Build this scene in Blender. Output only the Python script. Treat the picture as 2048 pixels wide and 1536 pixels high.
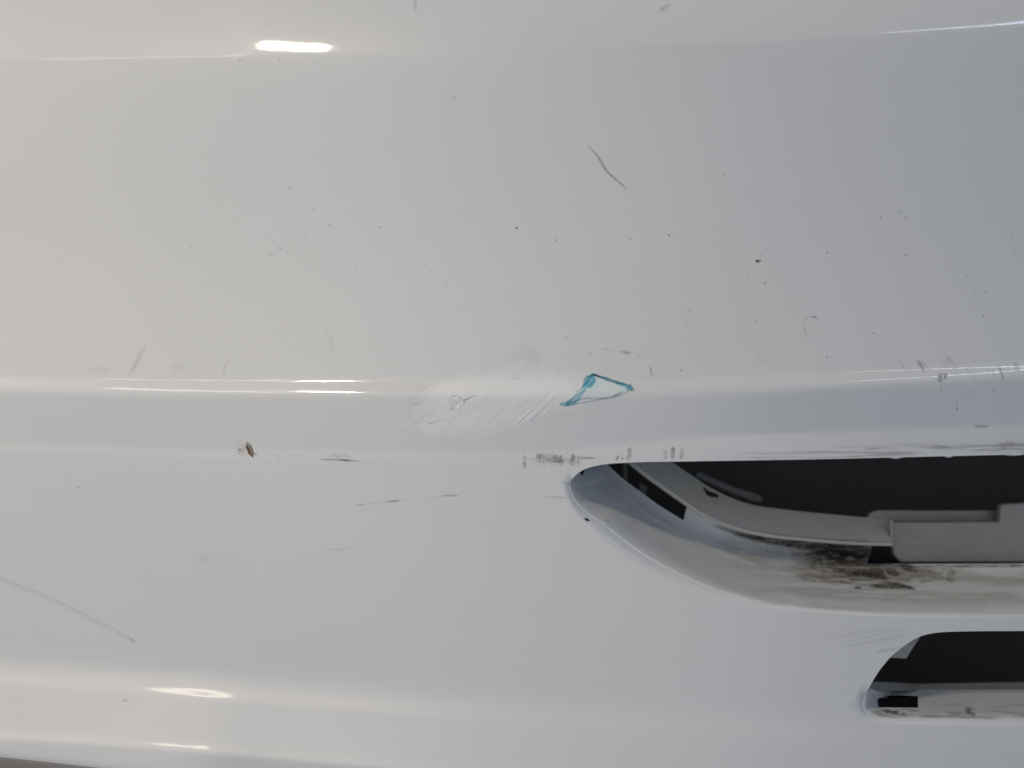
import bpy, bmesh, math
import numpy as np
from mathutils import Vector, Quaternion
from mathutils.geometry import delaunay_2d_cdt

for o in list(bpy.data.objects):
    bpy.data.objects.remove(o, do_unlink=True)
scn = bpy.context.scene
COL = scn.collection

# ------------------------------------------------------------------ camera
S = 0.00024          # metres per photo pixel on the bumper's reference plane
D = 0.45             # camera distance to that plane
CX, CY = 1024.0, 768.0
cam = bpy.data.cameras.new('camera')
cam.sensor_fit = 'HORIZONTAL'
cam.sensor_width = 36.0
cam.lens = 36.0 * D / (2048 * S)
cam.clip_start = 0.01
cam.clip_end = 100
cam.dof.use_dof = True
cam.dof.focus_distance = D + 0.004
cam.dof.aperture_fstop = 4.5
co = bpy.data.objects.new('camera', cam)
co.location = (0, -D, 0)
co.rotation_euler = (math.radians(90), 0, 0)
COL.objects.link(co)
scn.camera = co

# ------------------------------------------------------------------ ambient light of the garage
w = bpy.data.worlds.new('World')
scn.world = w
w.use_nodes = True
bg = w.node_tree.nodes['Background']
bg.inputs['Color'].default_value = (0.53, 0.70, 1.0, 1)
bg.inputs['Strength'].default_value = 0.217

# ------------------------------------------------------------------ lamps
def lamp(name, loc, sx, sy, watt, col, roll=0.0, target=(0, 0, 0)):
    l = bpy.data.lights.new(name, 'AREA')
    l.shape = 'RECTANGLE'
    l.size, l.size_y = sx, sy
    l.energy = watt
    l.color = col
    o = bpy.data.objects.new(name, l)
    o.location = loc
    q = (Vector(target) - Vector(loc)).to_track_quat('-Z', 'Y')
    o.rotation_euler = (q @ Quaternion((0, 0, 1), math.radians(roll))).to_euler()
    COL.objects.link(o)
    return o

lamp('ceiling_lamp_warm', (-1.46, -1.76, 2.10), 0.32, 0.14, 21, (1.0, 0.85, 0.64))
lamp('ceiling_tube_warm', (-2.03, -1.50, 1.84), 0.86, 0.15, 3.2, (1.0, 0.86, 0.68), 14)
lamp('ceiling_tube_cool', (1.80, -1.40, 2.00), 0.9, 0.035, 1.5, (0.72, 0.84, 1.0), -16)
lamp('left_soft_lamp', (-3.0, -0.45, 1.2), 0.8, 1.5, 32, (1.0, 0.87, 0.70))  # unseen side lamp, added for the falloff from left to right
# unseen soft fill lamp added behind the camera: wide, pale, fading at its sides
rear_soft = lamp('rear_soft_lamp', (-0.72, -2.78, 0.85), 6.4, 3.4, 32, (1.0, 0.96, 0.90), -26)
lt = rear_soft.data
lt.use_nodes = True
nt = lt.node_tree
em = nt.nodes['Emission']
geo = nt.nodes.new('ShaderNodeNewGeometry')
sep = nt.nodes.new('ShaderNodeSeparateXYZ'); nt.links.new(geo.outputs['Parametric'], sep.inputs[0])
prod = None
for ax in ('X', 'Y'):
    d_ = nt.nodes.new('ShaderNodeMath'); d_.operation = 'PINGPONG'; d_.inputs[1].default_value = 0.5
    nt.links.new(sep.outputs[ax], d_.inputs[0])
    r_ = nt.nodes.new('ShaderNodeMapRange'); r_.interpolation_type = 'SMOOTHSTEP'
    r_.inputs['From Min'].default_value = 0.0; r_.inputs['From Max'].default_value = 0.17 if ax == 'X' else 0.30
    nt.links.new(d_.outputs[0], r_.inputs['Value'])
    if prod is None: prod = r_.outputs[0]
    else:
        m_ = nt.nodes.new('ShaderNodeMath'); m_.operation = 'MULTIPLY'
        nt.links.new(prod, m_.inputs[0]); nt.links.new(r_.outputs[0], m_.inputs[1]); prod = m_.outputs[0]
nt.links.new(prod, em.inputs['Strength'])

scn.view_settings.view_transform = 'Standard'
scn.view_settings.look = 'None'
scn.view_settings.gamma = 1
scn.view_settings.exposure = 0.045
scn.view_settings.use_curve_mapping = False
scn.render.engine = 'CYCLES'

# ------------------------------------------------------------------ small maths
def P(px, py, y):
    """point at depth y (metres behind the reference plane) seen at photo position px, py"""
    k = S * (D + y) / D
    return np.stack([(px - CX) * k, y + 0 * px, (CY - py) * k], -1)

def spline(pts):
    x = np.array([p[0] for p in pts], float); y = np.array([p[1] for p in pts], float)
    n = len(x); h = np.diff(x)
    A = np.eye(n); r = np.zeros(n)
    for i in range(1, n - 1):
        A[i, i-1] = h[i-1]; A[i, i] = 2 * (h[i-1] + h[i]); A[i, i+1] = h[i]
        r[i] = 6 * ((y[i+1] - y[i]) / h[i] - (y[i] - y[i-1]) / h[i-1])
    m = np.linalg.solve(A, r)
    s0 = (y[1] - y[0]) / h[0] - h[0] * (2 * m[0] + m[1]) / 6
    s1 = (y[-1] - y[-2]) / h[-1] + h[-1] * (2 * m[-1] + m[-2]) / 6
    def f(q):
        q = np.asarray(q, float)
        i = np.clip(np.searchsorted(x, q) - 1, 0, n - 2)
        a = (x[i+1] - q); b = (q - x[i]); hh = h[i]
        v = m[i]*a**3/(6*hh) + m[i+1]*b**3/(6*hh) + (y[i]/hh - m[i]*hh/6)*a + (y[i+1]/hh - m[i+1]*hh/6)*b
        v = np.where(q < x[0], y[0] + s0 * (q - x[0]), v)
        return np.where(q > x[-1], y[-1] + s1 * (q - x[-1]), v)
    return f

def smooth_line(pts, step=6.0):
    """Catmull-Rom through the points, resampled evenly"""
    p = np.array(pts, float)
    e = np.vstack([2*p[0]-p[1], p, 2*p[-1]-p[-2]])
    out = []
    for i in range(1, len(e) - 2):
        t = np.linspace(0, 1, 24, endpoint=False)[:, None]
        a, b, c, d = e[i-1], e[i], e[i+1], e[i+2]
        out.append(0.5*((2*b) + (c-a)*t + (2*a-5*b+4*c-d)*t**2 + (3*b-a-3*c+d)*t**3))
    q = np.vstack(out + [p[-1:]])
    L = np.r_[0, np.cumsum(np.linalg.norm(np.diff(q, axis=0), axis=1))]
    n = max(2, int(round(L[-1] / step)) + 1)
    u = np.linspace(0, L[-1], n)
    return np.stack([np.interp(u, L, q[:, 0]), np.interp(u, L, q[:, 1])], 1)

def dist_line(px, py, line):
    px = np.asarray(px, float).ravel(); py = np.asarray(py, float).ravel()
    best = np.full(px.shape, 1e9)
    for a, b in zip(line[:-1], line[1:]):
        d = b - a
        t = np.clip(((px-a[0])*d[0] + (py-a[1])*d[1]) / (d@d + 1e-9), 0, 1)
        q = (px-a[0]-t*d[0])**2 + (py-a[1]-t*d[1])**2
        np.minimum(best, q, out=best)
    return np.sqrt(best)

def inside(px, py, poly):
    r = np.zeros(np.shape(px), bool)
    n = len(poly)
    for i in range(n):
        x1, y1 = poly[i]; x2, y2 = poly[(i+1) % n]
        if y1 == y2: continue
        c = ((y1 > py) != (y2 > py)) & (px < (x2-x1)*(py-y1)/(y2-y1) + x1)
        r ^= c
    return r

def noise(x, y, seed=0):
    xi = np.floor(x).astype(np.int64); yi = np.floor(y).astype(np.int64)
    fx = x - xi; fy = y - yi
    fx = fx*fx*(3-2*fx); fy = fy*fy*(3-2*fy)
    def hsh(a, b):
        n = (a*374761393 + b*668265263 + seed*974711) & 0xffffffff
        n = ((n ^ (n >> 13)) * 1274126177) & 0xffffffff
        return ((n ^ (n >> 16)) & 0xffff) / 65535.0
    return (hsh(xi, yi)*(1-fx) + hsh(xi+1, yi)*fx)*(1-fy) + (hsh(xi, yi+1)*(1-fx) + hsh(xi+1, yi+1)*fx)*fy

def sstep(a, b, v):
    t = np.clip((v-a)/(b-a), 0, 1)
    return t*t*(3-2*t)

def lin(h, k=1.0):
    c = np.array([int(h[i:i+2], 16) for i in (0, 2, 4)]) / 255.0
    return np.where(c <= 0.04045, c/12.92, ((c+0.055)/1.055)**2.4) * k

# ------------------------------------------------------------------ the bumper's shape
c1 = spline([(-600, 134), (0, 121), (500, 112), (1024, 101), (1274, 92), (1524, 82), (1824, 66), (2048, 53), (2700, 12)])
c2 = spline([(-600, 766), (0, 779), (400, 786), (720, 788), (1000, 789), (1300, 785), (1590, 774), (1830, 763), (2048, 752), (2700, 716)])
c3 = spline([(-600, 866), (0, 888), (250, 899), (500, 905), (800, 907), (1100, 905), (1380, 880), (1700, 867), (2048, 851), (2700, 815)])
c4 = spline([(-600, 1315), (0, 1367), (250, 1384), (450, 1400), (800, 1427), (1200, 1457), (1550, 1474), (2048, 1500), (2700, 1532)])
c5 = spline([(-600, 1430), (0, 1476), (250, 1490), (470, 1508), (900, 1545), (1500, 1590), (2048, 1620), (2700, 1650)])
c6 = spline([(-600, 1460), (0, 1508), (156, 1525), (285, 1540), (900, 1595), (1500, 1640), (2048, 1670), (2700, 1700)])

def softplus(v):
    return np.logaddexp(0, v)

def bump(px, a, b, soft):
    return sstep(a-soft, a+soft, px) * (1 - sstep(b-soft, b+soft, px))

def y_skin(px, py):
    px = np.asarray(px, float); py = np.asarray(py, float)
    # slope T = dy/dz of the face, as a sum of smooth steps down the section; y is its integral
    k1 = c1(px); k2 = c2(px); k3 = c3(px); k4 = c4(px); k5 = c5(px); k6 = c6(px)
    right = sstep(700, 1700, px)
    amp4 = 0.846 - 0.26*sstep(380, 560, px) - 0.40*right - 0.05*(1 - sstep(60, 280, px))
    amp5 = 0.238 - 0.12*sstep(300, 520, px) - 0.02*(1 - sstep(60, 280, px))
    up = 0.355 - 0.10*sstep(900, 1500, px) - 0.10*(1 - sstep(400, 520, px))
    r2 = 0.53 + 0.19*right
    steps = [(-up, k1-52, 22.0), (-(0.46 - up), k1, 2.6 - 2.0*(1 - sstep(430, 520, px))), (-0.03, k1+25, 14.0),
             (0.25, 510 + 0*px, 105.0),
             (0.33, k2-26, 3.2 - 2.3*(1 - sstep(470, 560, px))), (-r2, k2, 4.2),
             (r2 - 0.49, k3, 4.0), (0.12, k3-4, 2.5), (-0.12, k3+9, 4.0),
             (0.60*amp4, k4-36, 10.0), (-0.25*amp4, k4, 3.0),
             (amp5, k5-14, 5.0), (-0.42, k5+2, 3.0), (-1.1, k6+6, 5.0)]
    def integral(p):
        y = 0.55 * p
        for a, c, wd in steps:
            y = y + a * wd * softplus((p - c) / wd)
        return y
    y = -S * (integral(py) - integral(k2))
    X = (px - 1350) * S
    return y + X*X / (2 * 0.95)

# ---- upper grille opening
TOP1 = smooth_line([(2700, 893), (2400, 900), (2048, 908.5), (1800, 914.5), (1600, 919), (1344, 923), (1246, 925.5), (1211, 928.5), (1188, 932.5),
                    (1168, 939), (1154, 948), (1144, 958), (1139.5, 967)])
E1 = smooth_line([(1139.5, 967), (1142, 984), (1156, 1008), (1180, 1030), (1210, 1050), (1251, 1083), (1283, 1105), (1320, 1128),
                  (1368, 1152), (1417, 1173), (1466, 1190), (1539, 1208), (1600, 1216), (1694, 1224), (1816, 1229), (2048, 1230.5), (2400, 1229), (2700, 1226)])
O1 = np.vstack([TOP1, E1[1:]])
# dark part inside the flange: the slot, then (behind the bead) the inner edge
F1 = np.vstack([smooth_line([(1211, 926), (1246.5, 958), (1283, 985), (1320, 1012), (1367, 1041)]),
                smooth_line([(1367, 1041), (1374, 1012)]),
                smooth_line([(1374, 1008), (1405, 1022), (1442, 1040), (1491, 1056), (1539, 1066), (1600, 1073), (1694, 1080), (1742, 1083)]),
                np.array([(1743, 1093), (1740, 1106), (1735, 1120), (1733, 1128.5), (1760, 1129), (1790, 1128.5)]),
                smooth_line([(1810, 1128), (1920, 1127.5), (2048, 1127), (2400, 1125), (2700, 1122)], 20)])
HOLE1 = np.vstack([F1, np.array([(2700, 860), (1211, 860)])])
NICK = np.array([(1159, 944), (1163, 936), (1169, 935), (1168.5, 943), (1163.5, 952)])

def fil1(px):
    return np.interp(px, [1139, 1165, 1220, 1300, 1450, 1620, 2048], [12, 20, 28, 27, 15, 5, 4])

def roll(s, wd, k, smax):
    r = np.where(s < -wd, 0, np.where(s < wd, k*(s+wd)**2/(4*wd), k*s))
    m = k*smax
    return np.where(r < 0.8*m, r, m - 0.2*m*np.exp(-(np.maximum(r, 0.8*m)-0.8*m)/(0.2*m)))

def near(px, py, line, sign, fn, reach, x0):
    r = np.zeros(px.shape)
    msk = (px > x0) & (py > 800)
    if msk.any():
        d = dist_line(px[msk], py[msk], line)
        r[msk] = fn(sign*d, px[msk])
    return r

# ---- lower grille opening
TOP2 = smooth_line([(2700, 1256), (2400, 1260), (2048, 1262), (1972, 1262.3), (1906, 1263.4), (1873, 1265.6), (1846, 1271), (1826, 1280), (1808, 1292), (1790, 1306),
                    (1775, 1321), (1757, 1344), (1741, 1370), (1731, 1388)], 5)
E2 = smooth_line([(1731, 1388), (1726, 1408), (1731, 1423), (1749, 1432), (1775, 1436), (1840, 1438), (1928, 1439), (2048, 1440), (2400, 1440), (2700, 1440)], 5)
O2 = np.vstack([TOP2, E2[1:]])
HOLE2 = np.array([(1600, 1369), (1741, 1369), (1836, 1371.5), (2048, 1368), (2700, 1364), (2700, 1200), (1600, 1200)])
SLOT2 = np.array([(1757, 1396), (1836, 1392.5), (1836, 1415.5), (1757, 1414.5)])

def y_out(px, py):            # painted outside
    px = np.asarray(px, float); py = np.asarray(py, float)
    y = y_skin(px, py)
    y = y + near(px, py, E1, -1, lambda s, q: roll(s, fil1(q), 0.00060, 100), 40, 1090)
    return y + near(px, py, E2, -1, lambda s, q: roll(s, 13.0, 0.0006, 60), 20, 1700)

def y_fl1(px, py):            # flange of the upper opening
    px = np.asarray(px, float); py = np.asarray(py, float)
    return y_skin(px, py) + near(px, py, E1, 1, lambda s, q: roll(s, fil1(q), 0.00060, 100), 999, 0)

def y_fl2(px, py):
    px = np.asarray(px, float); py = np.asarray(py, float)
    y = y_skin(px, py) + near(px, py, E2, 1, lambda s, q: roll(s, 13.0, 0.0006, 90), 999, 0)
    return y + 0.012*sstep(1390, 1383, py)*0

# ------------------------------------------------------------------ materials
def node_mat(name):
    m = bpy.data.materials.new(name); m.use_nodes = True
    nt = m.node_tree
    return m, nt, nt.nodes['Principled BSDF']

def paint_mat(name, base, rough, coat, mottling, peel, scale=1.0):
    m, nt, b = node_mat(name)
    tc = nt.nodes.new('ShaderNodeTexCoord')
    n1 = nt.nodes.new('ShaderNodeTexNoise'); n1.inputs['Scale'].default_value = 9*scale; n1.inputs['Detail'].default_value = 6
    n2 = nt.nodes.new('ShaderNodeTexNoise'); n2.inputs['Scale'].default_value = 90*scale; n2.inputs['Detail'].default_value = 5
    mp = nt.nodes.new('ShaderNodeMapping'); mp.inputs['Scale'].default_value = (0.35, 1, 1)
    nt.links.new(tc.outputs['Object'], mp.inputs['Vector'])
    nt.links.new(mp.outputs['Vector'], n1.inputs['Vector']); nt.links.new(mp.outputs['Vector'], n2.inputs['Vector'])
    mix = nt.nodes.new('ShaderNodeMix'); mix.data_type = 'FLOAT'; mix.inputs[0].default_value = 0.35
    nt.links.new(n1.outputs['Fac'], mix.inputs[2]); nt.links.new(n2.outputs['Fac'], mix.inputs[3])
    cr = nt.nodes.new('ShaderNodeValToRGB')
    cr.color_ramp.elements[0].position = 0.3; cr.color_ramp.elements[1].position = 0.7
    d = [c*(1-mottling) for c in base]; d[2] *= (1 - mottling*0.4)
    cr.color_ramp.elements[0].color = (*d, 1); cr.color_ramp.elements[1].color = (*base, 1)
    nt.links.new(mix.outputs[0], cr.inputs['Fac']); nt.links.new(cr.outputs['Color'], b.inputs['Base Color'])
    b.inputs['Roughness'].default_value = rough
    b.inputs['Coat Weight'].default_value = coat
    rr = nt.nodes.new('ShaderNodeMapRange'); rr.inputs['To Min'].default_value = 0.03; rr.inputs['To Max'].default_value = 0.09
    nt.links.new(n1.outputs['Fac'], rr.inputs['Value']); nt.links.new(rr.outputs['Result'], b.inputs['Coat Roughness'])
    n3 = nt.nodes.new('ShaderNodeTexNoise'); n3.inputs['Scale'].default_value = 420*scale; n3.inputs['Detail'].default_value = 2
    nt.links.new(tc.outputs['Object'], n3.inputs['Vector'])
    bp = nt.nodes.new('ShaderNodeBump'); bp.inputs['Strength'].default_value = peel; bp.inputs['Distance'].default_value = 0.0002
    nt.links.new(n3.outputs['Fac'], bp.inputs['Height'])
    nt.links.new(bp.outputs['Normal'], b.inputs['Normal']); nt.links.new(bp.outputs['Normal'], b.inputs['Coat Normal'])
    return m

M_PAINT = paint_mat('white_paint', (0.80, 0.80, 0.79), 0.45, 1.0, 0.03, 0.04)
M_INNER = paint_mat('white_paint_thin', (0.82, 0.82, 0.815), 0.45, 1.0, 0.12, 0.1, 2.0)
M_GREY = paint_mat('grey_plastic', (0.53, 0.50, 0.47), 0.55, 0.0, 0.25, 0.25, 3.0)
M_BEZEL = paint_mat('pale_grey_plastic', (0.86, 0.79, 0.70), 0.55, 0.0, 0.2, 0.25, 3.0)
M_BEAD = paint_mat('pale_grey_rubber', (0.80, 0.75, 0.67), 0.5, 0.0, 0.2, 0.2, 3.0)
M_UNDER = paint_mat('underside_shade', (0.47, 0.41, 0.36), 0.6, 0.0, 0.15, 0.2, 3.0)  # warm tint and shade of the underside put into the colour
M_DGREY = paint_mat('dark_grey_plastic', (0.25, 0.24, 0.225), 0.6, 0.0, 0.3, 0.3, 3.0)  # on the ledge lip this dark colour also holds shading and dirt
M_BLACK = paint_mat('black_plastic', (0.145, 0.130, 0.118), 0.7, 0.0, 0.2, 0.3, 3.0)

def decal_mat(name, rough):
    m, nt, b = node_mat(name)
    a = nt.nodes.new('ShaderNodeAttribute'); a.attribute_name = 'film'
    nt.links.new(a.outputs['Color'], b.inputs['Base Color'])
    nt.links.new(a.outputs['Alpha'], b.inputs['Alpha'])
    b.inputs['Roughness'].default_value = rough
    b.inputs['Specular IOR Level'].default_value = 0.12
    return m
M_DIRT = decal_mat('dirt_film', 0.75)
def abraded_mat(name):
    """the same white paint, its gloss rubbed off and its colour bleached where the attribute says so"""
    m = M_PAINT.copy(); m.name = name
    nt = m.node_tree; b = nt.nodes['Principled BSDF']
    a = nt.nodes.new('ShaderNodeAttribute'); a.attribute_name = 'film'
    src = b.inputs['Base Color'].links[0].from_socket
    mx = nt.nodes.new('ShaderNodeMix'); mx.data_type = 'RGBA'
    nt.links.new(a.outputs['Alpha'], mx.inputs[0]); nt.links.new(src, mx.inputs[6]); nt.links.new(a.outputs['Color'], mx.inputs[7])
    nt.links.new(mx.outputs[2], b.inputs['Base Color'])
    inv = nt.nodes.new('ShaderNodeMath'); inv.operation = 'SUBTRACT'; inv.inputs[0].default_value = 1.0
    nt.links.new(a.outputs['Alpha'], inv.inputs[1]); nt.links.new(inv.outputs[0], b.inputs['Coat Weight'])
    return m
M_CHALK = abraded_mat('abraded_paint')

# ------------------------------------------------------------------ mesh helpers
def link(o, parent=None):
    COL.objects.link(o)
    if parent is not None: o.parent = parent
    return o

def normals_of(fn, px, py):
    e = 0.4
    px = np.asarray(px, float); py = np.asarray(py, float)
    tx = P(px+e, py, fn(px+e, py)) - P(px-e, py, fn(px-e, py))
    ty = P(px, py+e, fn(px, py+e)) - P(px, py-e, fn(px, py-e))
    n = np.cross(tx, ty)
    n /= np.linalg.norm(n, axis=1)[:, None]
    return np.where(n[:, 1:2] > 0, -n, n)

def make_mesh(name, V, F, mat, parent, smooth=True, custom=None):
    me = bpy.data.meshes.new(name)
    me.from_pydata([tuple(v) for v in V], [], [tuple(int(i) for i in f) for f in F])
    me.materials.append(mat)
    me.polygons.foreach_set('use_smooth', [smooth]*len(me.polygons))
    me.update()
    if custom is not None:
        me.normals_split_custom_set_from_vertices([tuple(c) for c in custom])
    return link(bpy.data.objects.new(name, me), parent)

def sheet(name, fn, pts, loops, keep, mat, parent, openline=()):
    """a surface over the 2-D domain: triangulate points and closed outlines, lift by depth fn"""
    vv = []; ee = []
    for lp in loops:
        n0 = len(vv); n = len(lp)
        vv += [Vector((float(a), float(b))) for a, b in lp]
        ee += [(n0+i, n0+(i+1) % n) for i in range(n)]
    for lp in openline:
        n0 = len(vv); n = len(lp)
        vv += [Vector((float(a), float(b))) for a, b in lp]
        ee += [(n0+i, n0+i+1) for i in range(n-1)]
    vv += [Vector((float(a), float(b))) for a, b in pts]
    v2, e2, f2, _, _, _ = delaunay_2d_cdt(vv, ee, [], 0, 1e-4)
    q = np.array([(v[0], v[1]) for v in v2]); f = np.array(f2)
    c = q[f].mean(1)
    f = f[keep(c[:, 0], c[:, 1])]
    used = np.unique(f); mp = np.full(len(q), -1); mp[used] = np.arange(len(used))
    f = mp[f]; q = q[used]
    V = P(q[:, 0], q[:, 1], fn(q[:, 0], q[:, 1]))
    N = normals_of(fn, q[:, 0], q[:, 1])
    # face the camera
    a, b, d = V[f[:, 0]], V[f[:, 1]], V[f[:, 2]]
    fl = np.cross(b-a, d-a)[:, 1] > 0
    f[fl] = f[fl][:, ::-1]
    return make_mesh(name, V, f, mat, parent, True, N)

def strip(name, line, fn, steps, mat, parent, flip=False):
    """return wall behind an edge: steps = [(extra depth, shift toward the hidden side in m)]"""
    px, py = line[:, 0], line[:, 1]
    base = P(px, py, fn(px, py))
    t = np.gradient(line, axis=0); t /= np.linalg.norm(t, axis=1)[:, None] + 1e-9
    nx, nz = t[:, 1], t[:, 0]                     # normal to the edge in the picture plane (x, z)
    if flip: nx, nz = -nx, -nz
    rows = []
    for dy, sh in steps:
        r = base.copy(); r[:, 1] += dy; r[:, 0] += nx*sh; r[:, 2] += nz*sh
        rows.append(r)
    V = np.vstack(rows); n = len(line)
    F = [(k*n+i, k*n+i+1, (k+1)*n+i+1, (k+1)*n+i) for k in range(len(rows)-1) for i in range(n-1)]
    return make_mesh(name, V, F, mat, parent)

def plate(name, poly, fn, thick, mat, parent, bevel=0.0006, dense=None):
    """solid plate: outline in the picture, front face at depth fn, extruded backwards"""
    poly = np.array(poly, float)
    px, py = poly[:, 0], poly[:, 1]
    A = P(px, py, fn(px, py)); B = A.copy(); B[:, 1] += thick
    bm = bmesh.new()
    va = [bm.verts.new(v) for v in A]; vb = [bm.verts.new(v) for v in B]
    n = len(poly)
    bm.faces.new(va); bm.faces.new(vb[::-1])
    for i in range(n):
        bm.faces.new((va[i], vb[i], vb[(i+1) % n], va[(i+1) % n]))
    bmesh.ops.recalc_face_normals(bm, faces=bm.faces)
    if bevel:
        es = [e for e in bm.edges if (e.verts[0] in va and e.verts[1] in va)]
        bmesh.ops.bevel(bm, geom=es, offset=bevel, segments=2, affect='EDGES', profile=0.5, clamp_overlap=True)
    bmesh.ops.triangulate(bm, faces=[f for f in bm.faces if len(f.verts) > 4])
    me = bpy.data.meshes.new(name); bm.to_mesh(me); bm.free()
    me.materials.append(mat)
    return link(bpy.data.objects.new(name, me), parent)

def tube(name, pts3, rad, mat, parent, seg=12):
    pts3 = np.asarray(pts3); n = len(pts3)
    t = np.gradient(pts3, axis=0); t /= np.linalg.norm(t, axis=1)[:, None]
    up = np.array([0, 1.0, 0]); V = []
    for i in range(n):
        s = np.cross(t[i], up); s /= np.linalg.norm(s); u = np.cross(s, t[i])
        for k in range(seg):
            a = 2*math.pi*k/seg
            V.append(pts3[i] + rad[i]*(math.cos(a)*s + math.sin(a)*u))
    F = [(i*seg+k, i*seg+(k+1) % seg, (i+1)*seg+(k+1) % seg, (i+1)*seg+k) for i in range(n-1) for k in range(seg)]
    F += [tuple(range(seg))[::-1], tuple(range((n-1)*seg, n*seg))]
    return make_mesh(name, V, F, mat, parent)

# ------------------------------------------------------------------ bumper
bumper = bpy.data.objects.new('front_bumper', None)
bumper.empty_display_size = 0.05
bumper['label'] = 'scuffed glossy white car bumper with ridged face and dark slotted grille openings'
bumper['category'] = 'bumper'
link(bumper)

# --- painted skin
X0, X1, Y0, Y1 = -560, 2640, -420, 1760
pts = []
offs = np.array([-34, -24, -17, -12, -8, -5, -2.5, -1.2, 0, 1.2, 2.5, 5, 8, 12, 17, 24, 34])
for px in np.arange(X0+16, X1-8, 16.0):
    ks = [float(c(px)) for c in (c1, c2, c3, c4, c5, c6)] + [float(c2(px))-26]
    rows = set()
    for k in ks:
        for o_ in offs: rows.add(round(k+o_, 1))
    for r in np.arange(Y0+18, Y1-8, 22.0):
        if min(abs(r-k) for k in ks) > 40: rows.add(float(r))
    last = -1e9
    for r in sorted(rows):
        if r - last >= 1.0 and Y0+6 < r < Y1-6:
            pts.append((px, r)); last = r
pts = np.array(pts)
def offset_rows(line, ds, side):
    t = np.gradient(line, axis=0); t /= np.linalg.norm(t, axis=1)[:, None]
    n = np.stack([t[:, 1], -t[:, 0]], 1)
    return np.vstack([line + side*d*n for d in ds])
ex = np.vstack([offset_rows(E1[::1], [3, 6, 10, 15, 21, 28], -1), offset_rows(E2, [2, 4, 7, 11], -1)])
ex = ex[(ex[:, 0] < X1-6)]
d1 = np.minimum(dist_line(pts[:, 0], pts[:, 1], E1), dist_line(pts[:, 0], pts[:, 1], E2))
pts = pts[d1 > 14]
allp = np.vstack([pts, ex])
def clipx(l): return l[l[:, 0] < X1-4]
O1c, O2c = np.vstack([clipx(TOP1), clipx(E1)[1:]]), np.vstack([clipx(TOP2), clipx(E2)[1:]])
ok = ~inside(allp[:, 0], allp[:, 1], O1c) & ~inside(allp[:, 0], allp[:, 1], O2c)
allp = allp[ok]
dd = np.minimum(dist_line(allp[:, 0], allp[:, 1], O1c), dist_line(allp[:, 0], allp[:, 1], O2c))
allp = allp[dd > 1.6]
rect = np.array([(X0, Y0), (X1, Y0), (X1, Y1), (X0, Y1)])
TX = np.arange(X0+4, X1-3, 16.0)
UNDER = np.stack([TX, c6(TX)+6], 1)
far = np.abs(allp[:, 1] - c6(allp[:, 0]) - 6) > 1.2
allp = allp[far]
skin = sheet('bumper_skin', y_out, allp, [rect, O1c, O2c],
             lambda x, y: ~inside(x, y, O1c) & ~inside(x, y, O2c) & (y < c6(x)+6), M_PAINT, bumper, openline=[UNDER])
low = allp[allp[:, 1] > c6(allp[:, 0])]
sheet('shaded_underside', y_out, low, [rect], lambda x, y: y >= c6(x)+6, M_UNDER, bumper, openline=[UNDER])  # bumper's turned-under edge, floor-reflected tint put into its colour

# return walls behind the upper edges of both openings
strip('opening_return', clipx(TOP1), y_out, [(0, 0), (0.0006, 0.0001), (0.002, 0.0005), (0.022, 0.002)], M_INNER, bumper, flip=False)
strip('opening_return', clipx(TOP2), y_out, [(0, 0), (0.0006, 0.0001), (0.002, 0.0005), (0.022, 0.002)], M_INNER, bumper, flip=False)

# --- flange of the upper opening
g = np.array([(a, b) for a in np.arange(1140, X1-6, 7.0) for b in np.arange(925, 1232, 5.0)])
g = np.vstack([g, offset_rows(clipx(E1), [2.5, 5, 8], 1)])
gk = inside(g[:, 0], g[:, 1], O1c) & ~inside(g[:, 0], g[:, 1], HOLE1) & ~inside(g[:, 0], g[:, 1], NICK)
g = g[gk]
F1c = F1[F1[:, 0] < X1-4]
g = g[(dist_line(g[:, 0], g[:, 1], O1c) > 1.6) & (dist_line(g[:, 0], g[:, 1], F1c) > 2.5)]
flange = sheet('opening_flange', y_fl1, g, [O1c, NICK],
               lambda x, y: inside(x, y, O1c) & ~inside(x, y, HOLE1) & ~inside(x, y, NICK), M_INNER, bumper, openline=[F1c])
strip('flange_edge', F1c, y_fl1, [(0, 0), (0.0025, 0.0)], M_BLACK, bumper)

# --- ledge of the lower opening
g = np.array([(a, b) for a in np.arange(1724, X1-6, 8.0) for b in np.arange(1366, 1440, 5.0)])
LT = HOLE2[1:5]
def in2(x, y): return inside(x, y, O2c) & ~inside(x, y, HOLE2) & ~inside(x, y, SLOT2)
g = g[in2(g[:, 0], g[:, 1])]
g = g[(dist_line(g[:, 0], g[:, 1], O2c) > 1.6) & (dist_line(g[:, 0], g[:, 1], SLOT2) > 1.5) & (dist_line(g[:, 0], g[:, 1], LT) > 1.5)]
LTc = np.vstack([HOLE2[1:4], [(X1-4, 1364.5)]])
ledge = sheet('opening_ledge', y_fl2, g, [O2c, SLOT2], in2, M_PAINT, bumper, openline=[LTc])
strip('flange_edge', LTc, y_fl2, [(0, 0), (0.003, 0)], M_DGREY, bumper)

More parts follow.
